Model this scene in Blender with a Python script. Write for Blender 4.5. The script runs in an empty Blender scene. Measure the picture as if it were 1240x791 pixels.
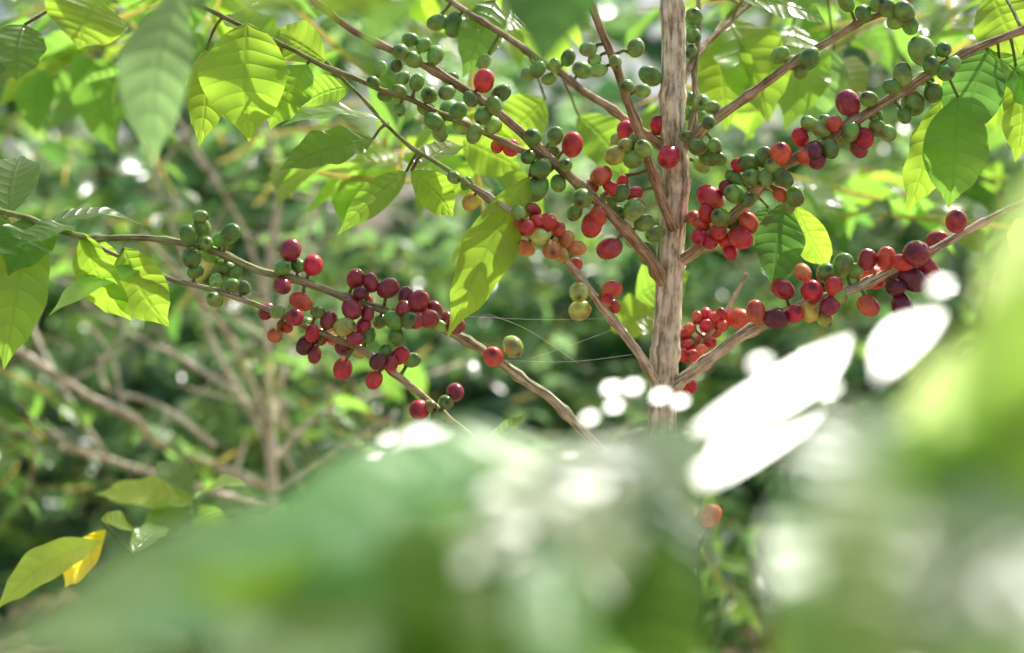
import bpy, math, random
import numpy as np
from mathutils import Vector
random.seed(7); rng=np.random.default_rng(11)
scene=bpy.context.scene
CZ=0.95            # eye height
S=0.72/1240.0      # metres per image pixel on the plant plane (1 m from the camera)
def P(u,v,d): return np.array([(u-620)*S*d, d, CZ-(v-395.5)*S*d])

# ---------------- world / sun ----------------
sun_dir=np.array([0.36,0.46,0.81]); sun_dir/=np.linalg.norm(sun_dir)
elev=math.asin(sun_dir[2]); az=math.atan2(sun_dir[0],sun_dir[1])
w=bpy.data.worlds.new("World"); scene.world=w; w.use_nodes=True
nt=w.node_tree; bg=nt.nodes['Background']
sky=nt.nodes.new('ShaderNodeTexSky'); sky.sky_type='NISHITA'; sky.sun_disc=False
sky.sun_elevation=elev; sky.sun_rotation=az; sky.dust_density=6.0; sky.air_density=1.2; sky.ozone_density=0.4
nt.links.new(sky.outputs[0],bg.inputs[0]); bg.inputs[1].default_value=0.15
sl=bpy.data.lights.new("sun","SUN"); sl.energy=5.0; sl.angle=math.radians(0.5); sl.color=(1.0,0.97,0.9)
so=bpy.data.objects.new("sun",sl); scene.collection.objects.link(so)
so.rotation_euler=Vector(sun_dir).to_track_quat('Z','Y').to_euler(); so.location=(2,4,6)

# ---------------- helpers ----------------
def empty(name,loc=(0,0,0)):
    e=bpy.data.objects.new(name,None); e.location=loc; e.empty_display_size=0.1
    scene.collection.objects.link(e); return e
def mkobj(name,V,F,mat,parent=None,cols=None,uvs=None,smooth=True):
    me=bpy.data.meshes.new(name)
    V=np.asarray(V,dtype=np.float32)
    me.from_pydata(V.tolist(),[],F if isinstance(F,list) else F.tolist())
    if cols is not None:
        a=me.color_attributes.new("tint",'FLOAT_COLOR','POINT')
        c=np.ones((len(V),4),dtype=np.float32); c[:,:cols.shape[1]]=cols
        a.data.foreach_set("color",c.ravel())
    if uvs is not None:
        ul=me.uv_layers.new(name="UVMap")
        idx=np.empty(len(me.loops),dtype=np.int32); me.loops.foreach_get("vertex_index",idx)
        ul.data.foreach_set("uv",np.asarray(uvs,dtype=np.float32)[idx].ravel())
    if smooth: me.polygons.foreach_set("use_smooth",[True]*len(me.polygons))
    me.materials.append(mat); me.update()
    o=bpy.data.objects.new(name,me); scene.collection.objects.link(o)
    if parent:
        o.parent=parent; o.location=-np.array(parent.location)
    return o
def nrm(a): return a/np.maximum(np.linalg.norm(a,axis=-1,keepdims=True),1e-9)
def wprof(t):
    # smooth elliptic blade with an acuminate drip tip
    t=np.asarray(t,float); b=np.sin(np.pi*np.clip(t,0,1)**.92)**.85
    tail=np.clip((t-.80)/.20,0,1); b=b*(1-.55*np.sin(tail*np.pi*.5)**1.0*(1-tail*.3))
    return np.maximum(b,.012)
def leaves(name,base,tip,W,hint,arch,fold,wave,tint,mat,parent=None,nu=6,nv=3):
    base=np.asarray(base,float);tip=np.asarray(tip,float);W=np.asarray(W,float);hint=np.asarray(hint,float)
    N=len(base); a=tip-base; L=np.linalg.norm(a,axis=1)
    ax=nrm(a); s=nrm(np.cross(ax,hint)); n=np.cross(s,ax)
    t=np.linspace(0,1,nu); v=np.linspace(-1,1,nv)
    T,VV=np.meshgrid(t,v,indexing='ij'); WT=wprof(T)
    T=T[None];VV=VV[None];WT=WT[None]
    ph=rng.uniform(0,6.28,N)[:,None,None]; fr=rng.uniform(1.8,3.4,N)[:,None,None]
    arch=np.asarray(arch)[:,None,None];fold=np.asarray(fold)[:,None,None];wave=np.asarray(wave)[:,None,None]
    Lb=L[:,None,None];Wb=W[:,None,None]
    lat=VV*WT*Wb*.5*(1+.02*np.sin(T*fr*6.283+ph)*np.abs(VV))
    up=arch*Lb*(np.sin(np.pi*T*0.95)) + fold*np.abs(lat) + wave*Wb*np.abs(VV)**1.5*WT*np.sin(T*fr*6.283+ph+np.sign(VV)*0.9)
    side=rng.uniform(-.06,.06,N)[:,None,None]*Lb*np.sin(np.pi*T)
    pts=base[:,None,None]+a[:,None,None]*T[...,None]+s[:,None,None]*(lat+side)[...,None]+n[:,None,None]*up[...,None]
    V=pts.reshape(-1,3)
    i=np.arange(nu-1)[:,None]*nv+np.arange(nv-1)[None]; i=i.ravel()
    q=np.stack([i,i+nv,i+nv+1,i+1],1)
    F=(q[None]+(np.arange(N)*nu*nv)[:,None,None]).reshape(-1,4)
    uv=np.stack([np.broadcast_to(T,(N,nu,nv)),np.broadcast_to(VV*.5+.5,(N,nu,nv))],-1).reshape(-1,2)
    C=np.repeat(np.asarray(tint,float),nu*nv,axis=0)
    return mkobj(name,V,F,mat,parent,C,uv)
def catmull(pts,step=6):
    p=np.array(pts,float); p=np.vstack([2*p[0]-p[1],p,2*p[-1]-p[-2]]); out=[]
    for i in range(1,len(p)-2):
        for k in range(step):
            t=k/step
            out.append(.5*((2*p[i])+(-p[i-1]+p[i+1])*t+(2*p[i-1]-5*p[i]+4*p[i+1]-p[i+2])*t*t+(-p[i-1]+3*p[i]-3*p[i+1]+p[i+2])*t**3))
    out.append(p[-2]); return np.array(out)
class Tubes:
    def __init__(s): s.V=[];s.F=[];s.C=[];s.U=[];s.n=0
    def add(s,path,rad,col,sides=10,node=0.0,nodelen=0.045,rough=0.0,col2=None):
        path=np.asarray(path);m=len(path)
        rad=np.interp(np.linspace(0,1,m),np.linspace(0,1,len(rad)),rad)
        seg=np.r_[0,np.cumsum(np.linalg.norm(np.diff(path,axis=0),axis=1))]
        tan=nrm(np.gradient(path,axis=0)); ref=np.array([0.3,-1,0.2]); 
        u=np.cross(tan[0],ref); u/=np.linalg.norm(u)
        ang=np.linspace(0,2*np.pi,sides,endpoint=False); st=s.n; ph=rng.uniform(0,1)
        for k in range(m):
            u=u-tan[k]*np.dot(u,tan[k]); u/=np.linalg.norm(u); w_=np.cross(tan[k],u)
            r=rad[k]
            if node: 
                f=((seg[k]/nodelen+ph)%1.0)-.5; r=r*(1+node*math.exp(-(f*nodelen/0.004)**2))
            rr=r*(1+rough*rng.uniform(-1,1,sides))
            s.V.append(path[k]+np.outer(np.cos(ang)*rr,u)+np.outer(np.sin(ang)*rr,w_))
            s.U.append(np.stack([ang/6.283,np.full(sides,seg[k]*10)],1))
            c=np.array(col) if col2 is None else np.array(col)*(1-k/(m-1))+np.array(col2)*k/(m-1)
            s.C.append(np.tile(c,(sides,1)))
        for k in range(m-1):
            for j in range(sides):
                a=st+k*sides+j;b=st+k*sides+(j+1)%sides
                s.F.append([a,b,b+sides,a+sides])
        s.F.append([st+j for j in range(sides)][::-1]); s.F.append([st+(m-1)*sides+j for j in range(sides)])
        s.n+=m*sides
    def make(s,name,mat,parent=None):
        return mkobj(name,np.vstack(s.V),s.F,mat,parent,np.vstack(s.C),np.vstack(s.U))
def dense(path,stepm):
    path=np.asarray(path);seg=np.r_[0,np.cumsum(np.linalg.norm(np.diff(path,axis=0),axis=1))]
    n=max(4,int(seg[-1]/stepm)); q=np.linspace(0,seg[-1],n)
    return np.stack([np.interp(q,seg,path[:,i]) for i in range(3)],1)

# ---------------- materials ----------------
class NB:
    def __init__(s,name):
        s.m=bpy.data.materials.new(name); s.m.use_nodes=True; s.t=s.m.node_tree; s.t.nodes.clear()
        s.out=s.t.nodes.new('ShaderNodeOutputMaterial')
    def n(s,ty,**k):
        x=s.t.nodes.new(ty)
        for a,b in k.items(): setattr(x,a,b)
        return x
    def l(s,a,b): s.t.links.new(a,b)
    def math(s,op,a,b=None,c=None):
        x=s.n('ShaderNodeMath',operation=op)
        for i,q in enumerate((a,b,c)):
            if q is None: continue
            if isinstance(q,(int,float)): x.inputs[i].default_value=q
            else: s.l(q,x.inputs[i])
        return x.outputs[0]
    def mix(s,f,a,b,bt='MIX'):
        x=s.n('ShaderNodeMix',data_type='RGBA',blend_type=bt)
        for q,i in ((f,0),(a,6),(b,7)):
            if isinstance(q,(int,float)): x.inputs[i].default_value=q
            elif isinstance(q,tuple): x.inputs[i].default_value=q+(1,)
            else: s.l(q,x.inputs[i])
        return x.outputs[2]
def leaf_mat(name,rough=0.3,trans=0.5,tscale=(3.6,3.6,1.6),veins=True,spec=0.5):
    b=NB(name); at=b.n('ShaderNodeAttribute',attribute_name="tint"); col=at.outputs['Color']
    pr=b.n('ShaderNodeBsdfPrincipled'); pr.inputs['Roughness'].default_value=rough
    pr.inputs['Specular IOR Level'].default_value=spec
    tr=b.n('ShaderNodeBsdfTranslucent')
    if veins:
        uv=b.n('ShaderNodeUVMap')
        sp=b.n('ShaderNodeSeparateXYZ'); b.l(uv.outputs[0],sp.inputs[0]); U,V=sp.outputs[0],sp.outputs[1]
        a=b.math('MULTIPLY',b.math('ABSOLUTE',b.math('SUBTRACT',V,.5)),2.0)
        no=b.n('ShaderNodeTexNoise'); no.inputs['Scale'].default_value=45; no.inputs['Detail'].default_value=3
        tc=b.n('ShaderNodeTexCoord'); b.l(tc.outputs['Object'],no.inputs['Vector'])
        col=b.mix(b.math('MULTIPLY',no.outputs[0],.35),col,(0.03,0.09,0.02))
        tcol=b.mix(1.0,col,tscale,'MULTIPLY')
        ph=b.math('SUBTRACT',b.math('MULTIPLY',U,8.5),b.math('ADD',b.math('MULTIPLY',b.math('POWER',a,1.6),.9),b.math('MULTIPLY',no.outputs[0],.25)))
        sn=b.math('ABSOLUTE',b.math('SINE',b.math('MULTIPLY',ph,math.pi)))
        h=b.math('POWER',sn,.6)
        mid=b.math('MINIMUM',b.math('MULTIPLY',a,9.0),1.0)
        hh=b.math('MULTIPLY',h,mid)
        bu=b.n('ShaderNodeBump'); bu.inputs['Strength'].default_value=.4; bu.inputs['Distance'].default_value=.0014
        hn=b.math('ADD',hh,b.math('MULTIPLY',no.outputs[0],.8))
        b.l(hn,bu.inputs['Height']); b.l(bu.outputs[0],pr.inputs['Normal']); b.l(bu.outputs[0],tr.inputs['Normal'])
        vf=b.math('SUBTRACT',1.0,b.math('MINIMUM',b.math('MINIMUM',b.math('MULTIPLY',sn,6.0),b.math('MULTIPLY',a,14.0)),1.0))
        vf=b.math('MULTIPLY',vf,.45)
        lighter=b.mix(1.0,col,(1.7,1.6,1.5),'MULTIPLY')
        col=b.mix(vf,col,lighter)
        tcol=b.mix(vf,tcol,b.mix(1.0,tcol,(.6,.72,.6),'MULTIPLY'))
    else: tcol=b.mix(1.0,col,tscale,'MULTIPLY')
    b.l(col,pr.inputs['Base Color']); b.l(tcol,tr.inputs['Color'])
    mx=b.n('ShaderNodeMixShader'); mx.inputs[0].default_value=trans
    b.l(pr.outputs[0],mx.inputs[1]); b.l(tr.outputs[0],mx.inputs[2]); b.l(mx.outputs[0],b.out.inputs[0])
    return b.m
def bark_mat(name,rough=.75):
    b=NB(name); at=b.n('ShaderNodeAttribute',attribute_name="tint"); uv=b.n('ShaderNodeUVMap')
    mp=b.n('ShaderNodeMapping'); mp.inputs['Scale'].default_value=(9,2.2,1); b.l(uv.outputs[0],mp.inputs[0])
    no=b.n('ShaderNodeTexNoise'); no.inputs['Scale'].default_value=1.6; no.inputs['Detail'].default_value=8; no.inputs['Roughness'].default_value=.7
    b.l(mp.outputs[0],no.inputs['Vector'])
    tc=b.n('ShaderNodeTexCoord'); n2=b.n('ShaderNodeTexNoise'); n2.inputs['Scale'].default_value=90; n2.inputs['Detail'].default_value=5
    b.l(tc.outputs['Object'],n2.inputs['Vector'])
    r=b.n('ShaderNodeValToRGB'); r.color_ramp.elements[0].position=.38; r.color_ramp.elements[0].color=(.42,.38,.31,1)
    r.color_ramp.elements[1].position=.57; r.color_ramp.elements[1].color=(1.5,1.5,1.46,1); b.l(no.outputs[0],r.inputs[0])
    c=b.mix(1.0,at.outputs['Color'],r.outputs[0],'MULTIPLY')
    r2=b.n('ShaderNodeValToRGB'); r2.color_ramp.elements[0].position=.36; r2.color_ramp.elements[0].color=(.7,.7,.64,1)
    r2.color_ramp.elements[1].position=.6; r2.color_ramp.elements[1].color=(1.25,1.25,1.25,1); b.l(n2.outputs[0],r2.inputs[0])
    c=b.mix(1.0,c,r2.outputs[0],'MULTIPLY')
    pr=b.n('ShaderNodeBsdfPrincipled'); pr.inputs['Roughness'].default_value=rough; pr.inputs['Specular IOR Level'].default_value=.3
    b.l(c,pr.inputs['Base Color'])
    bu=b.n('ShaderNodeBump'); bu.inputs['Strength'].default_value=1; bu.inputs['Distance'].default_value=.003
    b.l(b.math('ADD',no.outputs[0],b.math('MULTIPLY',n2.outputs[0],.5)),bu.inputs['Height']); b.l(bu.outputs[0],pr.inputs['Normal'])
    b.l(pr.outputs[0],b.out.inputs[0]); return b.m
def berry_mat():
    b=NB("coffee_cherry_skin"); at=b.n('ShaderNodeAttribute',attribute_name="tint")
    tc=b.n('ShaderNodeTexCoord'); no=b.n('ShaderNodeTexNoise'); no.inputs['Scale'].default_value=110; no.inputs['Detail'].default_value=4
    b.l(tc.outputs['Object'],no.inputs['Vector'])
    r=b.n('ShaderNodeValToRGB'); r.color_ramp.elements[0].position=.35; r.color_ramp.elements[0].color=(.72,.62,.62,1)
    r.color_ramp.elements[1].position=.68; r.color_ramp.elements[1].color=(1.25,1.8,1.5,1); b.l(no.outputs[0],r.inputs[0])
    c=b.mix(1.0,at.outputs['Color'],r.outputs[0],'MULTIPLY')
    pr=b.n('ShaderNodeBsdfPrincipled'); b.l(c,pr.inputs['Base Color']); pr.inputs['Roughness'].default_value=.22
    pr.inputs['Specular IOR Level'].default_value=.9
    n2=b.n('ShaderNodeTexNoise'); n2.inputs['Scale'].default_value=260
    b.l(tc.outputs['Object'],n2.inputs['Vector'])
    bu=b.n('ShaderNodeBump'); bu.inputs['Strength'].default_value=.18; bu.inputs['Distance'].default_value=.0008
    b.l(n2.outputs[0],bu.inputs['Height']); b.l(bu.outputs[0],pr.inputs['Normal'])
    tr=b.n('ShaderNodeBsdfTranslucent'); b.l(b.mix(1.0,c,(1.0,.9,.8),'MULTIPLY'),tr.inputs['Color'])
    mx=b.n('ShaderNodeMixShader'); mx.inputs[0].default_value=.12
    b.l(pr.outputs[0],mx.inputs[1]); b.l(tr.outputs[0],mx.inputs[2]); b.l(mx.outputs[0],b.out.inputs[0]); return b.m
def soil_mat():
    b=NB("soil"); tc=b.n('ShaderNodeTexCoord')
    no=b.n('ShaderNodeTexNoise'); no.inputs['Scale'].default_value=3; no.inputs['Detail'].default_value=8; no.inputs['Roughness'].default_value=.7
    b.l(tc.outputs['Object'],no.inputs['Vector'])
    r=b.n('ShaderNodeValToRGB'); e=r.color_ramp.elements; e[0].position=.3; e[0].color=(.09,.055,.035,1); e[1].position=.7; e[1].color=(.42,.29,.21,1)
    b.l(no.outputs[0],r.inputs[0])
    sp=b.n('ShaderNodeSeparateXYZ'); b.l(tc.outputs['Object'],sp.inputs[0])
    n3=b.n('ShaderNodeTexNoise'); n3.inputs['Scale'].default_value=1.2; b.l(tc.outputs['Object'],n3.inputs['Vector'])
    f=b.math('ADD',b.math('MULTIPLY',b.math('SUBTRACT',sp.outputs[1],4.6),1.2),b.math('MULTIPLY',b.math('SUBTRACT',n3.outputs[0],.5),3.0))
    fc=b.n('ShaderNodeClamp'); b.l(f,fc.inputs[0])
    c=b.mix(fc.outputs[0],r.outputs[0],b.mix(no.outputs[0],(.03,.07,.02),(.1,.19,.05)))
    pr=b.n('ShaderNodeBsdfPrincipled'); pr.inputs['Roughness'].default_value=.95; b.l(c,pr.inputs['Base Color'])
    bu=b.n('ShaderNodeBump'); bu.inputs['Strength'].default_value=1; bu.inputs['Distance'].default_value=.05; b.l(no.outputs[0],bu.inputs['Height']); b.l(bu.outputs[0],pr.inputs['Normal'])
    b.l(pr.outputs[0],b.out.inputs[0]); return b.m
M_leaf=leaf_mat("coffee_leaf",.25,.62,(3.7,3.6,2.0),spec=.8)
M_fg=leaf_mat("coffee_leaf_waxy",.3,.55,(2.4,2.4,1.6),spec=.6)
M_bright=leaf_mat("brightened_sunlit_leaf",.35,.78,(2.6,2.4,2.4),spec=.5)  # brighter leaf copy: sunlit glow put in as extra transmission
M_gl=leaf_mat("smooth_glossy_leaf",.3,.45,(2.0,2.0,1.5),veins=False,spec=1.0)
M_bgl=leaf_mat("background_leaf",.25,.46,(2.9,2.9,1.9),veins=False,spec=.9)
M_bark=bark_mat("coffee_bark"); M_berry=berry_mat(); M_soil=soil_mat()

# ---------------- ground ----------------
def gh(x,y):
    t=np.clip((y-5.5)/6,0,1); t=t*t*(3-2*t)
    return t*1.5+0.03*np.sin(x*2.1+y)*np.cos(y*1.7)
g=np.sinh(np.linspace(-5.2,5.2,161)); g=g/g.max()*200
X,Y=np.meshgrid(g,g+4,indexing='ij'); Z=gh(X,Y)
i=(np.arange(160)[:,None]*161+np.arange(160)[None]).ravel()
mkobj("ground",np.stack([X,Y,Z],-1).reshape(-1,3),np.stack([i,i+161,i+162,i+1],1),M_soil)

# ---------------- main coffee plant ----------------
plant=empty("coffee_plant",tuple(P(800,0,1.0)*np.array([1,1,0])))
T=Tubes()
tan=(.84,.77,.60); brown=(.56,.43,.28); pale=(.82,.74,.56)
trunk=[(806,-420,1.02),(808,-200,1.01),(812,-40,1.0),(816,60,1.0),(814,140,1.0),(819,215,1.0),(812,300,1.0),(810,360,1.0),(806,420,1.0),(803,480,1.0),(799,580,1.0),(795,800,1.0)]
tp=[P(*q) for q in trunk]; tp.append(np.array([tp[-1][0]+.004,1.0,0.35])); tp.append(np.array([tp[-1][0]+.0,1.0,-0.05]))
path=dense(catmull(tp,8),.004)
T.add(path,[.0055,.0078,.0092,.0100,.0108,.0118,.0125,.014,.016],tan,sides=28,node=.16,nodelen=.06,rough=.055)
BR={
'b1':([(300,-70,.90),(410,25,.92),(530,88,.93),(600,135,.94),(650,178,.95),(690,215,.955),(740,260,.965),(775,300,.98),(806,345,.995)],[.002,.0024,.003,.0036,.0045],brown),
'b2':([(180,-20,.93),(280,25,.95),(370,70,.96),(480,115,.965),(560,150,.96),(640,185,.955),(668,197,.955)],[.0013,.0018,.0024],(.42,.44,.2)),
'b3':([(500,-30,1.08),(575,20,1.06),(650,70,1.04),(720,120,1.02),(765,148,1.01),(816,190,1.0)],[.002,.0026,.0032],brown),
'b4':([(690,-60,.9),(712,0,.92),(750,90,.94),(775,160,.955),(795,225,.975),(814,275,.995)],[.0022,.003,.0038],(.56,.41,.27)),
'b5':([(1180,-60,.93),(1100,0,.95),(1040,30,.96),(960,75,.97),(900,120,.98),(850,158,.99),(818,190,1.0)],[.0018,.0026,.004],(.58,.46,.31)),
'b6':([(1330,0,.92),(1240,35,.935),(1170,65,.94),(1090,110,.95),(1000,172,.955),(940,208,.96),(900,250,.97),(860,285,.98),(814,325,1.0)],[.0022,.003,.0038,.0042],(.58,.46,.31)),
'b7':([(1260,235,.95),(1150,292,.955),(1050,342,.96),(970,372,.965),(910,400,.97),(860,435,.985),(806,474,1.0)],[.002,.003,.0038,.0045],pale),
'b8':([(570,225,.93),(605,245,.93),(640,270,.935),(690,320,.95),(740,385,.97),(780,440,.985),(804,480,1.0)],[.0016,.0024,.003,.0035],pale),
'b9':([(-60,240,.90),(20,262,.91),(100,285,.92),(190,290,.93),(250,302,.935),(310,325,.94),(380,345,.945),(440,368,.95),(520,392,.955),(590,425,.955),(640,465,.96),(675,490,.965),(740,560,.98),(801,640,1.0)],[.0018,.0022,.0026,.003,.0036,.0042],(.2,.15,.09)),
'b10':([(60,270,.93),(130,305,.93),(200,335,.93),(260,350,.93),(310,368,.935),(370,395,.94),(440,425,.945),(490,460,.95),(540,505,.955),(585,545,.96),(680,650,.98),(796,780,1.0)],[.0012,.0018,.0024,.003,.004],(.7,.64,.42)),
'b11':([(395,75,.97),(430,110,.97),(470,155,.97),(540,205,.965),(600,250,.96),(640,272,.94)],[.001,.0015,.0018],(.44,.5,.22)),
'b12':([(990,-60,1.1),(930,-10,1.09),(890,20,1.07),(850,60,1.04),(818,110,1.0)],[.0015,.002,.003],(.5,.4,.26)),
'b13':([(845,-40,1.03),(846,30,1.03),(842,100,1.02),(838,150,1.01),(820,200,1.0)],[.0015,.002,.003],(.5,.42,.28)),
'b14':([(905,330,1.05),(880,375,1.04),(850,420,1.03),(806,500,1.0)],[.0015,.002,.003],pale),
'b15':([(875,610,1.0),(858,640,1.0),(838,690,1.0),(797,790,1.0)],[.0010,.0016,.003],(.4,.4,.18)),
}
BP=[]
for k,(pts,rad,col) in BR.items():
    p=dense(catmull([P(*q) for q in pts],8),.003)
    wob=rng.normal(0,1,(len(p)//8+3,3)); wob=np.stack([np.interp(np.linspace(0,1,len(p)),np.linspace(0,1,len(wob)),wob[:,c]) for c in range(3)],1)*.0007
    p=p+wob
    far=(.28,.38,.12) if k in('b9','b2') else None
    if far: T.add(p,rad,far,sides=10,node=.35,nodelen=.042,rough=.05,col2=pale if k=='b9' else brown)
    else: T.add(p,rad,col,sides=10,node=.35,nodelen=.042,rough=.05)
    BP.append(p)
BPall=np.vstack(BP)
proj=np.stack([BPall[:,0]/BPall[:,1]/S+620, 395.5-(BPall[:,2]-CZ)/BPall[:,1]/S],1)

# cherries: (u,v,ripeness,radius)
CH="""461,83,G,9;480,80,G,9;452,100,G,9;466,116,G,9;487,95,G,10;484,110,G,9;500,72,G,12;485,63,G,12;505,100,G,10;520,115,G,12;516,130,G,12;525,147,G,12;541,112,G,11;545,95,G,10;545,133,G,15;533,160,G,12;560,152,G,13;585,140,G,12;598,128,G,12;607,113,G,12;597,152,G,12;574,162,G,11;530,27,G,12;550,30,G,14;586,75,G,9;527,67,G,12;513,55,G,10;497,48,G,10;484,133,G,9;570,120,G,10;
586,98,R,14;602,177,R,9;619,179,R,12;645,166,G,13;672,165,G,11;693,175,R,15;640,190,G,10;668,186,G,12;655,205,G,14;685,200,G,10;650,228,G,16;676,222,G,11;550,215,G,9;565,222,G,9;571,244,O,12;555,135,G,12;
728,213,R,14;716,226,D,11;705,240,G,14;735,243,G,14;752,234,G,12;768,235,R,11;768,253,G,15;745,258,G,11;696,257,G,11;717,272,R,16;738,301,D,15;780,270,G,12;793,283,G,12;782,307,G,14;765,290,G,11;724,262,R,12;754,220,R,9;740,228,R,10;
758,157,R,13;797,152,R,12;810,190,R,15;745,188,Y,14;767,193,G,13;779,180,G,12;747,172,Y,10;757,176,Y,10;770,170,G,10;787,92,G,14;770,58,G,12;778,110,G,10;725,85,G,10;705,85,G,12;712,60,G,10;720,72,G,9;640,90,G,10;652,84,G,10;665,95,G,9;688,70,G,10;672,80,G,9;759,104,G,10;745,75,G,9;
835,120,G,11;850,124,G,12;863,130,G,10;845,142,G,13;832,138,G,9;858,148,G,10;840,20,G,12;838,42,G,12;836,62,G,10;845,178,G,12;858,190,G,12;870,192,G,10;850,200,G,11;830,165,G,10;866,177,G,10;
616,282,R,11;636,300,P,12;645,255,R,11;662,270,R,13;653,286,Y,12;668,302,P,14;685,290,P,12;698,300,P,11;697,320,R,10;680,309,O,10;628,258,G,10;612,262,O,10;638,276,R,11;650,268,R,9;628,270,R,10;676,278,R,10;
701,354,Y,13;702,376,Y,14;741,350,R,12;743,371,R,10;735,361,R,8;
945,67,G,13;980,71,G,15;961,76,G,11;970,86,G,10;
1117,62,G,18;1093,90,G,14;1106,125,G,16;1130,112,G,13;1075,10,G,12;1095,14,G,14;1102,30,G,12;1085,26,G,11;1062,5,G,11;1045,16,G,11;1025,3,G,11;1128,80,G,12;1142,60,G,11;1145,88,G,12;1095,140,G,10;1118,95,G,11;1155,78,G,10;1080,105,G,11;
1027,125,D,17;1052,120,G,11;1000,150,G,12;1017,165,G,13;1030,160,G,12;1047,167,R,13;994,156,G,12;986,182,D,12;969,166,R,12;990,195,D,12;1006,180,G,12;1040,180,D,12;1062,155,G,12;1075,161,G,11;1060,140,G,10;975,190,R,11;1010,150,R,11;980,150,G,11;
945,186,R,15;925,190,G,13;907,197,G,13;910,215,G,13;927,216,G,12;890,215,G,12;890,235,G,14;905,242,G,11;873,264,G,14;888,268,G,12;860,240,R,17;963,238,G,13;948,216,G,13;945,235,R,10;895,200,R,10;935,202,G,11;955,250,G,10;880,228,D,11;
897,288,R,15;882,292,R,12;884,304,R,11;907,270,R,13;870,281,R,11;897,258,R,12;850,272,R,11;840,264,R,11;860,293,R,10;846,287,R,11;856,258,R,12;
948,350,D,14;983,352,R,15;972,330,P,12;1000,331,G,14;1021,321,G,14;1010,347,R,13;1016,360,G,11;1005,370,D,13;980,379,O,13;962,380,R,13;940,386,D,15;916,378,R,14;895,386,R,15;998,385,Y,11;1051,370,R,14;1092,370,D,15;1057,336,R,17;1077,331,D,15;1050,315,D,13;1073,312,R,13;1110,307,D,18;1105,338,D,17;1085,348,D,13;1158,268,D,15;1124,325,D,14;1036,328,G,11;1092,318,R,12;1135,290,D,13;
845,385,R,9;855,395,R,9;866,402,R,9;835,398,R,9;850,410,R,9;833,418,R,9;840,430,R,9;860,415,R,9;865,385,R,9;874,395,R,9;835,468,R,11;828,405,R,9;848,425,R,9;873,380,R,8;855,380,R,8;828,430,R,9;
245,275,G,12;228,285,G,12;279,283,G,13;250,295,G,10;255,308,G,12;232,312,G,13;272,325,G,14;237,329,G,10;262,340,G,10;295,349,G,10;260,363,G,11;281,345,G,9;268,290,G,11;243,262,G,9;285,330,G,9;
352,303,D,14;379,321,R,15;342,325,G,11;342,346,D,12;361,322,G,10;365,365,R,14;357,384,D,12;323,377,D,11;333,406,R,11;336,378,G,9;370,392,G,10;385,378,G,9;370,418,D,13;381,430,D,10;398,388,D,12;387,408,D,11;378,404,R,10;345,395,R,9;
431,338,D,13;449,342,D,11;470,349,D,14;426,374,D,14;444,365,R,10;460,389,G,10;417,396,Y,14;416,420,D,13;415,447,R,13;440,395,D,11;430,410,D,10;434,425,Y,10;404,410,R,10;436,355,D,10;445,380,D,10;
492,360,D,12;506,367,D,15;527,374,D,10;519,386,D,13;541,388,D,10;552,394,D,12;477,388,G,13;496,388,G,12;480,408,G,11;457,438,D,11;446,406,G,10;484,431,R,12;499,436,G,11;453,460,R,12;473,440,D,10;466,426,G,9;505,388,D,11;533,395,G,9;489,374,D,11;
597,432,R,14;621,420,Z,14;551,475,D,13;540,487,G,11;508,496,R,14;530,504,G,9;521,492,Z,9;859,624,P,15;845,635,G,13;832,681,D,14;840,655,G,10"""
COL={'G':[(.25,.40,.09),(.34,.49,.13),(.18,.34,.07)],'R':[(.84,.06,.06),(.86,.12,.08),(.74,.03,.07)],'D':[(.40,.04,.08),(.54,.05,.08),(.2,.03,.06)],
'O':[(.84,.48,.12),(.84,.56,.12)],'P':[(.86,.22,.10),(.86,.32,.11)],'Y':[(.7,.64,.17),(.6,.62,.16)],'Z':[(.5,.5,.15)]}
nr,ns=13,18
th=np.linspace(0,np.pi,nr); phi=np.linspace(0,2*np.pi,ns,endpoint=False)
prof=np.sin(th); zz=-np.cos(th)*1.13
prof[-2]*=.75; zz[-1]-=.13; zz[-2]-=.01     # navel at the free end
zz[0]+=.08
sv=np.array([[prof[i]*math.cos(p)*(1+.02*math.cos(2*p)),prof[i]*math.sin(p),zz[i]] for i in range(nr) for p in phi])
sf=[]
for i in range(nr-1):
    for j in range(ns): sf.append([i*ns+j,i*ns+(j+1)%ns,(i+1)*ns+(j+1)%ns,(i+1)*ns+j])
sf=np.array(sf); BV=[];BF=[];BC=[];cnt=0
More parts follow.
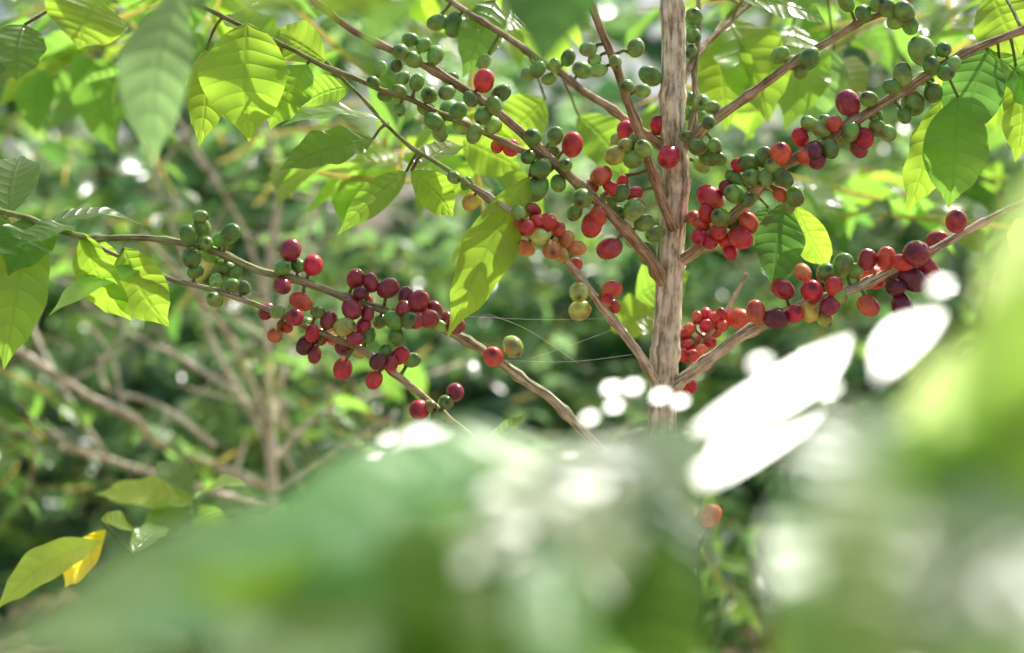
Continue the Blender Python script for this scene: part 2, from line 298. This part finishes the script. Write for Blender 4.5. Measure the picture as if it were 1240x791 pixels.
for tok in CH.replace("\n","").split(";"):
    u,v,c,r=tok.split(","); u=float(u);v=float(v);r=float(r)
    dd=np.hypot(proj[:,0]-u,proj[:,1]-v); k=int(np.argmin(dd)); q=BPall[k]
    d0=q[1]; rad=r*S*d0*.92
    off=dd[k]*S*d0
    side=1 if random.random()<.35 else -1
    need=max(0,(rad+.003)**2-off**2)**.5
    dy=side*(need+random.uniform(0,.004))
    if off>.03: dy=random.uniform(-.01,.005)
    c0=P(u,v,d0+dy)
    ax=nrm(c0-q+rng.normal(0,.008,3))
    zax=ax; xax=nrm(np.cross(zax,[.2,.3,.9])); yax=np.cross(zax,xax)
    R=np.stack([xax,yax,zax],1)
    sc=rad*np.array([.96*random.uniform(.92,1.03),.96*random.uniform(.92,1.03),random.uniform(.98,1.15)])
    BV.append((sv*sc)@R.T+c0); BF.append(sf+cnt); cnt+=len(sv)
    base=np.array(random.choice(COL[c]))*random.uniform(.85,1.15)
    cc=np.tile(base,(nr,1)); f=np.linspace(0,1,nr)[:,None]
    if c in'RPD' and random.random()<.4: cc=cc*(1-(1-f)**3*.6)+np.array([.5,.35,.06])*((1-f)**3*.6*(.4 if c=='D' else 1))
    if c in'GYOZ': cc=cc*(.85+.3*(1-f))
    cc[-1]=(.07,.045,.02); cc[-2]=cc[-2]*.45
    BC.append(np.repeat(np.minimum(cc,.88),ns,axis=0))
    T.add(np.array([q,(q+c0)/2+[0,0,.001],c0-ax*rad*.9]),[.0014,.0011,.0013],(.38,.44,.16),sides=6)
mkobj("coffee_cherries",np.vstack(BV),np.vstack(BF),M_berry,plant,np.vstack(BC))

KC={'y':(.19,.30,.045),'g':(.12,.235,.06),'d':(.06,.14,.045),'m':(.14,.25,.12),'Y':(.6,.46,.04),'v':(.16,.28,.05),'M':(.28,.47,.25),'V':(.28,.43,.12),'W':(.33,.44,.17)}  # M has pale glossy sheen in its colour, W a sunlit brightness
LV=[
(641,214,.945,541,408,.93,60,.45,.1,.10,.25,'y'),
(300,28,.95,302,172,.94,96,.1,.0,.08,.2,'y'),
(372,78,.96,328,158,.95,62,-.3,.1,.1,.2,'v'),
(340,65,.97,270,20,1.0,50,0,1.2,.1,.3,'v'),
(452,168,.97,338,208,.94,56,.0,.7,.12,.15,'g'),
(470,150,.98,340,155,.93,44,.0,1.6,.1,.2,'M'),
(492,208,.97,408,285,.94,34,.6,.3,.1,.3,'v'),
(500,205,.97,566,180,1.03,40,.0,1.3,.1,.2,'v'),
(498,207,.97,548,262,.99,42,.0,.1,.1,.2,'y'),
(425,105,.97,365,130,.98,38,.0,.2,.1,.2,'v'),
(395,75,.97,330,40,1.0,50,0,.2,.1,.2,'y'),
(250,60,.97,240,178,.96,46,.5,.0,.1,.2,'y'),
(1140,120,.96,1096,258,.97,62,.4,-.1,.08,.2,'y'),
(1160,118,.94,1148,252,.94,72,-.1,.3,.07,.15,'g'),
(1195,60,.95,1170,168,.96,70,-.4,.5,.1,.2,'d'),
(1230,80,.95,1228,196,.96,56,.2,-.1,.1,.2,'y'),
(1210,70,.95,1262,140,.96,60,.0,.5,.1,.2,'g'),
(950,246,.98,935,350,.97,58,.3,.4,.05,.2,'d'),
(965,250,.99,1005,325,1.0,40,-.4,.0,.1,.25,'y'),
(930,250,1.02,915,300,1.02,30,-.4,.4,.1,.25,'d'),
(100,282,.92,160,388,.93,52,-.3,.0,.1,.2,'y'),
(150,300,.93,205,396,.93,62,.1,-.1,.08,.2,'y'),
(178,322,.93,60,383,.91,32,.2,1.0,.08,.2,'M'),
(60,268,.92,172,274,.97,30,.0,1.6,.1,.25,'m'),
(60,270,.92,10,335,.89,60,.1,.2,.1,.2,'g'),
(40,265,.92,4,448,.90,64,.5,.0,.1,.25,'v'),
(10,262,.92,28,190,.97,60,.1,1.2,.1,.2,'m'),
(0,255,.92,-40,330,.9,60,.1,.4,.1,.2,'g'),
(90,275,.92,20,300,.88,40,.0,1.2,.1,.2,'g'),
(110,285,.93,130,345,.95,40,.3,.0,.1,.2,'y'),
(585,543,.96,634,503,.97,18,-.3,.2,.1,.3,'v'),
(30,30,.9,20,100,.88,60,.4,.3,.1,.2,'g'),
(120,0,.85,95,60,.84,90,.2,.0,.1,.2,'y'),
(880,20,1.15,930,150,1.12,90,.3,-.1,.1,.2,'y'),
(870,40,1.15,880,160,1.12,70,-.2,-.1,.1,.2,'y'),
(960,30,1.2,950,160,1.15,70,.1,.3,.1,.2,'v'),
(1010,60,1.2,975,150,1.2,60,.1,.6,.1,.2,'m'),
(1200,-10,1.0,1235,70,1.0,80,.1,-.1,.1,.2,'y'),
(900,0,1.05,1000,30,1.05,60,0,.8,.1,.2,'g'),
(860,0,1.1,800,-60,1.1,60,0,.6,.1,.2,'d'),
(600,0,1.08,560,95,1.05,50,.4,.5,.1,.2,'g'),
(660,120,1.15,600,175,1.15,60,0,.3,.1,.2,'y'),
(560,170,1.15,630,205,1.15,60,.2,.1,.1,.2,'y'),
(700,140,1.15,760,215,1.15,60,.2,.1,.1,.2,'v'),
(770,360,1.15,835,330,1.15,60,.2,.2,.1,.2,'v'),
(740,400,1.2,800,380,1.2,60,.2,.9,.1,.2,'y'),
]
def place(LV,name,mat,parent,nu=26,nv=9,wave=.06):
    b=[P(*q[0:3]) for q in LV]; t=[P(*q[3:6]) for q in LV]
    W=[q[6]*S*.5*(q[2]+q[5])*1.08 for q in LV]; h=[(q[7],-1,q[8]) for q in LV]
    c=[np.array(KC[q[11]])*random.uniform(.88,1.1) for q in LV]
    return leaves(name,b,t,W,h,[q[9] for q in LV],[q[10] for q in LV],[wave]*len(LV),c,mat,parent,nu,nv)
place(LV,"leaves",M_leaf,plant)
for q in LV:   # petioles: join each leaf base to the nearest branch
    b=P(*q[:3]); dist=np.linalg.norm(BPall-b,axis=1); k=int(np.argmin(dist))
    if .004<dist[k]<.12:
        m=(BPall[k]+b)/2+[0,0,.1*dist[k]]
        T.add(catmull([BPall[k],m,b],4),[.0014,.001,.001],(.38,.44,.16),sides=6)
def twigs(n,sampler,Lr,tone,dirbias=(0,0,-.15),pairs=(3,6),down=.45,step=.045,hang=1.0):
    B=[];Tp=[];W=[];H=[];C=[];A=[]
    for _ in range(n):
        p=np.array(sampler()); d=nrm(rng.normal(0,1,3)*[1,1,.5]+dirbias); npair=random.randint(*pairs)
        base_t=tone(); sdv=nrm(np.cross(d,[0,0,1.0])); l0=random.uniform(*Lr)
        for k in range(npair):
            pos=p+d*k*step
            for sg in(-1,1):
                l=l0*random.uniform(.7,1.15)*(1-.35*(k/npair)**2)
                dr=nrm(sdv*sg+d*.6+rng.normal(0,.25,3)+[0,0,-down*random.uniform(.2,2.0)])
                B.append(pos);Tp.append(pos+dr*l);W.append(l*random.uniform(.34,.44))
                H.append(np.array([0,0,hang])+rng.normal(0,.45,3)); C.append(np.array(base_t)*random.uniform(.7,1.35)); A.append(random.uniform(.03,.14))
        B.append(p-d*.1);Tp.append(p+d*npair*step);W.append(.006);H.append((.1,-1,.1));C.append((.25,.2,.1));A.append(0)
    return B,Tp,W,H,C,A
def mass(name,mat,parent,data,nu=6,nv=3):
    B,Tp,W,H,C,A=data; N=len(B)
    leaves(name,B,Tp,W,H,A,rng.uniform(.1,.45,N),rng.uniform(.0,.06,N),C,mat,parent,nu,nv)
def tn(cols,wts): 
    return lambda: random.choices(cols,wts)[0]
def box(u0,u1,v0,v1,d0,d1):
    return lambda: P(random.uniform(u0,u1),random.uniform(v0,v1),random.uniform(d0,d1))
crown=[twigs(18,box(80,620,-50,80,1.2,1.7),(.09,.14),tn([KC['v'],KC['g'],KC['y']],[2,3,3]),pairs=(2,3)),
       twigs(18,box(840,1300,-50,110,1.2,1.8),(.09,.14),tn([KC['v'],KC['g'],KC['y']],[2,2,3]),pairs=(2,3)),
       twigs(9,box(880,1250,130,330,1.4,1.9),(.07,.11),tn([KC['v'],KC['g'],KC['d']],[1,2,2]),pairs=(2,4)),
       twigs(6,box(430,620,120,220,1.2,1.5),(.07,.10),tn([KC['v'],KC['y']],[1,1]),pairs=(2,3))]
mass("upper_leaves",M_leaf,plant,tuple(sum((list(c[i]) for c in crown),[]) for i in range(6)),nu=12,nv=5)
T.make("trunk_and_branches",M_bark,plant)

# ---------------- small shoot lower-left ----------------
shoot=empty("coffee_seedling",(P(250,800,1.15)[0],1.15,0)); T2=Tubes()
gp=P(250,800,1.15); stem=[P(122,632,1.12),P(160,672,1.13),P(205,735,1.14),P(250,800,1.15),gp+[.04,.02,-.25],np.array([gp[0]+.06,1.19,-.02])]
T2.add(dense(catmull(stem,6),.006),[.0012,.002,.003,.004],(.26,.42,.12),sides=8,node=.3,nodelen=.05)
T2.add(catmull([P(236,604,1.3),P(243,680,1.29),P(255,790,1.25),np.array([gp[0]+.06,1.19,.2])],6),[.0015,.003],(.26,.42,.12),sides=8)
T2.make("stem",M_bark,shoot)
place([(124,655,1.12,-5,740,1.08,44,.1,.6,.1,.25,'V'),(128,642,1.13,80,712,1.14,38,-.5,.0,.1,.2,'Y'),(122,632,1.12,175,672,1.2,38,.2,.9,.1,.2,'v'),
(160,672,1.13,200,640,1.2,34,.2,1.2,.1,.2,'M'),(205,735,1.14,140,748,1.1,26,0,1.3,.1,.2,'v'),(215,740,1.14,262,750,1.2,28,0,1.3,.1,.2,'m'),
(222,756,1.14,170,800,1.1,40,0,.6,.1,.2,'v'),(165,675,1.13,215,700,1.15,34,0,1.0,.1,.2,'g'),
(240,610,1.3,115,600,1.3,44,0,1.2,.1,.2,'V'),(235,605,1.3,300,590,1.25,34,0,1.8,.1,.2,'M'),(230,612,1.3,170,660,1.28,40,.2,.6,.1,.2,'g'),(238,612,1.3,270,660,1.3,40,-.2,.6,.1,.2,'v'),(232,608,1.3,190,560,1.35,36,0,1.2,.1,.2,'m')],"leaves",M_leaf,shoot)

# ---------------- bare shrub in the left middle distance ----------------
bare=empty("bare_coffee_shrub",(P(330,0,2.1)[0],2.1,0)); T3=Tubes()
c3=(.78,.72,.62)
L3=[([(320,120,2.3),(336,240,2.3),(322,350,2.3),(325,480,2.3),(330,620,2.3)],[.004,.007,.010]),
([(170,280,2.1),(250,370,2.2),(290,430,2.25),(325,520,2.3)],[.003,.005,.006]),
([(160,60,2.1),(250,200,2.2),(300,290,2.28),(322,370,2.3)],[.002,.003,.005]),
([(15,420,2.0),(70,455,2.03),(110,482,2.08),(160,505,2.1),(200,540,2.2),(328,590,2.3)],[.005,.006,.007]),
([(-20,500,2.2),(50,535,2.2),(100,548,2.2),(200,578,2.25),(328,620,2.3)],[.003,.005,.006]),
([(40,400,2.3),(75,470,2.2),(130,555,2.2)],[.003,.004,.004]),
([(100,370,2.4),(170,410,2.4),(230,440,2.4),(322,500,2.3)],[.002,.004,.005]),
([(120,430,2.2),(130,470,2.2),(190,490,2.2),(260,540,2.2)],[.003,.004,.004]),
([(560,440,2.5),(450,480,2.4),(390,500,2.35),(328,560,2.3)],[.003,.004,.005]),
([(420,180,2.5),(370,290,2.4),(330,400,2.3)],[.002,.003,.005]),
([(380,300,2.5),(350,420,2.4),(328,520,2.3)],[.002,.004,.005]),
([(270,370,2.2),(330,430,2.25),(345,520,2.3)],[.003,.004,.005]),
([(170,90,2.1),(190,220,2.15),(230,330,2.2),(260,420,2.3),(325,540,2.3)],[.002,.003,.005]),
([(480,500,2.2),(420,540,2.25),(330,600,2.3)],[.003,.004,.005])]
for pts,rad in L3:
    pp=[P(*q) for q in pts]
    if pts[0]==(320,120,2.3): pp.append(np.array([P(332,700,2.3)[0],2.3,-.02]))
    T3.add(catmull(pp,8),rad,c3,sides=8,rough=.12,node=.25,nodelen=.07)
for _ in range(30):   # short dry side twigs
    a=random.choice(L3)[0]; i0=random.randrange(len(a)-1); b0=P(*a[i0]); b1=P(*a[i0+1]); s0=b0+(b1-b0)*random.random()
    dv=nrm(rng.normal(0,1,3)+[0,0,.8])*random.uniform(.08,.25)
    T3.add(catmull([s0+dv,s0+dv*.5+rng.normal(0,.01,3),s0],4),[.001,.002,.003],c3,sides=6)
T3.make("branches",M_bark,bare)
mass("leaves",M_leaf,bare,twigs(56,box(-40,520,60,600,2.1,2.6),(.05,.10),tn([KC['g'],KC['m'],KC['d']],[2,2,1]),pairs=(1,3)),nu=7,nv=3)

# ---------------- background foliage ----------------
def vol(x0,x1,y0,y1,z0,z1,thin=None):
    def f():
        while True:
            x=random.uniform(x0,x1);y=random.uniform(y0,y1);z=random.uniform(z0,z1)
            if thin and not thin(x,y,z): continue
            return np.array([x,y,z+float(gh(x,y))])
    return f
def gap(x,y,z):
    return z<.95+.15*y or abs(x-y*.06)>y*.075
def clump(x,y,z):
    nz=math.sin(x*3.1+y*2.3)*math.cos(y*2.9-z*3.7)+math.sin(z*4.3+x*2.7)*.8
    return nz>-.55+random.uniform(-.35,.35) and gap(x,y,z)
dk=(.04,.10,.05); md=(.115,.215,.095); bl=(.18,.29,.19); br=(.20,.33,.085)
mass("coffee_hedge",M_bgl,None,twigs(1400,vol(-2.8,2.8,3.0,5.2,.2,2.2,clump),(.08,.13),tn([dk,md,bl,br],[3,4,4,2])))
mass("understorey_plants",M_bgl,None,twigs(460,vol(-2.0,2.0,2.3,4.4,.02,.75,thin=lambda x,y,z: not(-1.25<x<-.5 and y<4.0)),(.06,.11),tn([dk,md,br,bl],[2,3,1,1]),pairs=(2,4)))
mass("distant_trees",M_bgl,None,twigs(900,vol(-5.5,5.5,6.5,9,.0,3.2,thin=gap),(.26,.40),tn([dk,md,br,bl],[4,4,2,2]),step=.12))

# leaf litter
B=[];Tp=[];H=[];C=[];W=[]
for _ in range(900):
    x=random.uniform(-2.5,2.5);y=random.uniform(1,6.5);z=float(gh(x,y))+.012; a=random.uniform(0,6.28);l=random.uniform(.05,.12)
    B.append((x,y,z));Tp.append((x+l*math.cos(a),y+l*math.sin(a),z+random.uniform(-.005,.03)));W.append(l*.4);H.append((random.uniform(-.3,.3),random.uniform(-.3,.3),1))
    C.append(random.choice([(.25,.15,.08),(.38,.26,.15),(.15,.09,.05),(.1,.14,.04)]))
leaves("leaf_litter",B,Tp,W,H,[.08]*900,[.2]*900,[.06]*900,C,bark_mat("dry_leaf",.6),None,6,3)

# ---------------- foreground coffee shrub (close to the camera) ----------------
k=.72
fg=empty("coffee_shrub",(P(740,0,.34)[0],.34,0))
def shiny(u0,v0,d0,u1,v1,wd,kind='M'):
    # glossy blade tilted so that it catches the sun
    o=np.array([0,0,CZ]); mid=P((u0+u1)/2,(v0+v1)/2,d0)-o; H=nrm(sun_dir-nrm(mid))
    b=P(u0,v0,d0); k1=P(u1,v1,1.0); d1=np.dot(b-o,H)/np.dot(k1-o,H)
    d1=min(max(d1,d0*.5),d0*1.8)
    t=o+(k1-o)*d1
    return b,t,wd*S*d0,H,kind
FL=[
(740,640,.46,-60,820,.40,200,.1,1.6,.10,.15,'M'),
(740,590,.46,240,745,.38,200,.0,1.8,.10,.15,'M'),
(680,550,.46,380,610,.42,120,.1,1.8,.10,.15,'M'),
(760,560,.46,500,670,.40,150,.1,1.6,.08,.1,'V'),
(790,530,.47,690,800,.38,170,.2,1.4,.10,.15,'g'),
(850,525,.50,690,620,.42,90,.2,1.2,.10,.15,'m'),
(810,535,.50,770,820,.42,110,.1,1.0,.10,.15,'v'),
(800,580,.42,790,880,.38,110,.1,1.2,.06,.1,'m'),
(790,640,.40,800,920,.38,110,.1,1.2,.06,.1,'v'),
(760,570,.45,560,920,.34,190,.3,1.4,.10,.15,'v'),
(420,690,.42,300,930,.34,190,.1,1.4,.10,.15,'M'),
(1000,600,.44,980,880,.34,180,.1,1.4,.10,.15,'M'),
(1100,500,.40,940,640,.36,140,.1,1.6,.08,.15,'m'),
(1150,520,.38,990,760,.32,180,.1,1.6,.08,.15,'M'),
(1190,560,.36,1030,880,.28,230,.1,1.2,.08,.15,'v'),
(1260,640,.33,1190,900,.28,240,.1,1.2,.08,.15,'M'),
(1340,640,.30,1090,790,.25,200,.2,1.4,.08,.15,'m'),
]
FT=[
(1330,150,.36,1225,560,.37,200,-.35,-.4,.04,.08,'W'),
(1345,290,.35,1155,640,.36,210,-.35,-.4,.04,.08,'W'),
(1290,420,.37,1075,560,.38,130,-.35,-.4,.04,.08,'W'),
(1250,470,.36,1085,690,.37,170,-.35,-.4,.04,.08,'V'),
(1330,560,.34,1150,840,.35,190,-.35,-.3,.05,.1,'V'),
(640,640,.44,510,900,.42,110,-.3,-.4,.05,.1,'V'),
(470,700,.42,560,860,.42,80,-.3,-.4,.05,.1,'V'),
(1010,680,.42,940,880,.40,90,-.3,-.4,.05,.1,'V'),
]
FL=[(q[0],q[1],q[2]*k,q[3],q[4],q[5]*k)+q[6:] for q in FL]
FT=[(q[0],q[1],q[2]*k,q[3],q[4],q[5]*k)+q[6:] for q in FT]
fu=[-100,0,230,400,500,780,1000,1080,1160,1240,1400]; fv=[840,770,650,585,560,550,570,570,580,600,600]
def segd(u,v,u1,v1,a,b):
    t=max(0,min(1,((a-u)*(u1-u)+(b-v)*(v1-v))/((u1-u)**2+(v1-v)**2))); return math.hypot(u+t*(u1-u)-a,v+t*(v1-v)-b)
n=0
while n<44:
    u=random.uniform(200,1350); lim=np.interp(u,fu,fv)+45; v=lim+random.uniform(0,1)**1.3*(880-lim)
    L=random.uniform(150,280); a=random.uniform(.15,1.2)*math.pi*.8+.2; d=random.uniform(.27,.38)
    u1=u+math.cos(a)*L*(-1 if u>600 else 1)*.8; v1=v+abs(math.sin(a))*L*.8+20; wd=random.uniform(70,130)
    if segd(u,v,u1,v1,885,650)<wd*.5+62: continue
    n+=1
    FL.append((u,v,d,u1,v1,d*random.uniform(.78,.95),wd,random.uniform(-.3,.3),random.choice([1.8,1.4,-.3]),.1,.15,random.choice('MMVVvgM')))
high=[
(650,-170,.50,655,88,.48,140,.1,.2,.05,.15,'d'),
(215,-10,.66,185,205,.64,78,.2,1.4,.08,.15,'M'),
(330,-80,.45,300,20,.44,120,.2,.0,.08,.15,'V'),
(450,-80,.45,390,25,.44,110,.2,.0,.08,.15,'y'),
(160,-80,.45,110,10,.44,110,.2,.0,.08,.15,'v'),
(230,-90,.5,240,20,.5,80,.2,.9,.08,.15,'m'),
(520,-60,.5,440,60,.5,50,.2,.4,.08,.15,'g'),
]
place(FL,"leaves",M_fg,fg,nu=14,nv=7,wave=.035)
place(FT,"brightened_leaves",M_bright,fg,nu=14,nv=7,wave=.03)  # ordinary leaves given the brighter material for a sunlit glow
SH=[shiny(1030,405,.50,812,535,42),shiny(995,497,.46,818,612,42),shiny(1140,378,.40,1062,462,34),
    shiny(545,518,.47,470,540,24),shiny(680,560,.44,555,597,30),shiny(760,560,.44,700,577,16)]
A1=[.012]*6; F1=[.03]*6
for _ in range(14):  # tiny blades added only to throw bokeh glints
    u=random.uniform(440,830); v=np.interp(u,[430,600,830],[545,570,490])+random.gauss(0,24)
    SH.append(shiny(u+8,v-4,random.uniform(.44,.52),u-8,v+4,random.uniform(6,10))); A1.append(0); F1.append(0)
for u,v in [(1140,347),(1070,628),(836,760),(1003,470),(920,440),(775,640),(740,470),(765,468),(800,480)]:  # more added glint blades, one per bokeh disc
    SH.append(shiny(u+9,v-5,.38 if v>300 and u>830 else .5,u-9,v+5,11)); A1.append(0); F1.append(0)
N=len(SH)
leaves("glossy_leaves_and_glints",[s[0] for s in SH],[s[1] for s in SH],[s[2]*1.3 for s in SH],[s[3] for s in SH],A1,F1,[.012]*N,[KC[s[4]] for s in SH],M_gl,fg,14,5)
T4=Tubes()
f0=P(740,800,.34)
for (pts,r) in [([P(700,580,.34),P(735,680,.34),f0,np.array([f0[0]+.01,.36,.3]),np.array([f0[0]+.02,.36,-.02])],[.0015,.003,.006,.008]),
    ([P(440,700,.31),P(600,700,.32),P(700,760,.33),np.array([f0[0],.35,.6])],[.0012,.002,.003]),
    ([P(1340,450,.22),P(1180,560,.27),P(1000,760,.31),np.array([f0[0],.35,.55])],[.0012,.002,.003])]:
    T4.add(catmull(pts,8),r,(.34,.36,.16),sides=8,node=.2)
T4.make("stems",M_bark,fg)
oh=empty("overhanging_coffee_branch",tuple(P(500,-150,.5))); 
place(high,"leaves",M_fg,oh,wave=.035)
T5=Tubes(); T5.add(catmull([P(-700,-500,.45),P(0,-190,.6),P(215,-60,.62),P(330,-100,.5),P(520,-90,.5),P(650,-180,.5)],8),[.005,.003,.002],(.3,.3,.14),sides=8); T5.make("twig",M_bark,oh)

# ---------------- spider silk ----------------
b=NB("silk"); pr=b.n('ShaderNodeBsdfPrincipled'); pr.inputs['Base Color'].default_value=(.85,.85,.85,1); pr.inputs['Roughness'].default_value=.2; b.l(pr.outputs[0],b.out.inputs[0])
T6=Tubes()
for p in [[(556,383,.95),(650,387,.955),(735,386,.965)],[(600,436,.95),(690,438,.96),(778,428,.985)],[(640,435,.955),(700,415,.965),(760,392,.975)],[(590,380,.95),(640,400,.96),(700,440,.97)]]:
    T6.add(catmull([P(*q) for q in p],6),[.00009],(.8,.8,.8),sides=4)
T6.make("spider_web",b.m)

# ---------------- camera ----------------
cam=bpy.data.cameras.new("camera"); co=bpy.data.objects.new("camera",cam); scene.collection.objects.link(co)
co.location=(0,0,CZ); co.rotation_euler=(math.radians(90),0,0)
cam.lens=50; cam.sensor_width=36; cam.clip_start=.02; cam.clip_end=600
cam.dof.use_dof=True; cam.dof.focus_distance=.955; cam.dof.aperture_fstop=4.0
scene.camera=co
scene.view_settings.view_transform='Standard'; scene.view_settings.look='None'; scene.view_settings.exposure=0
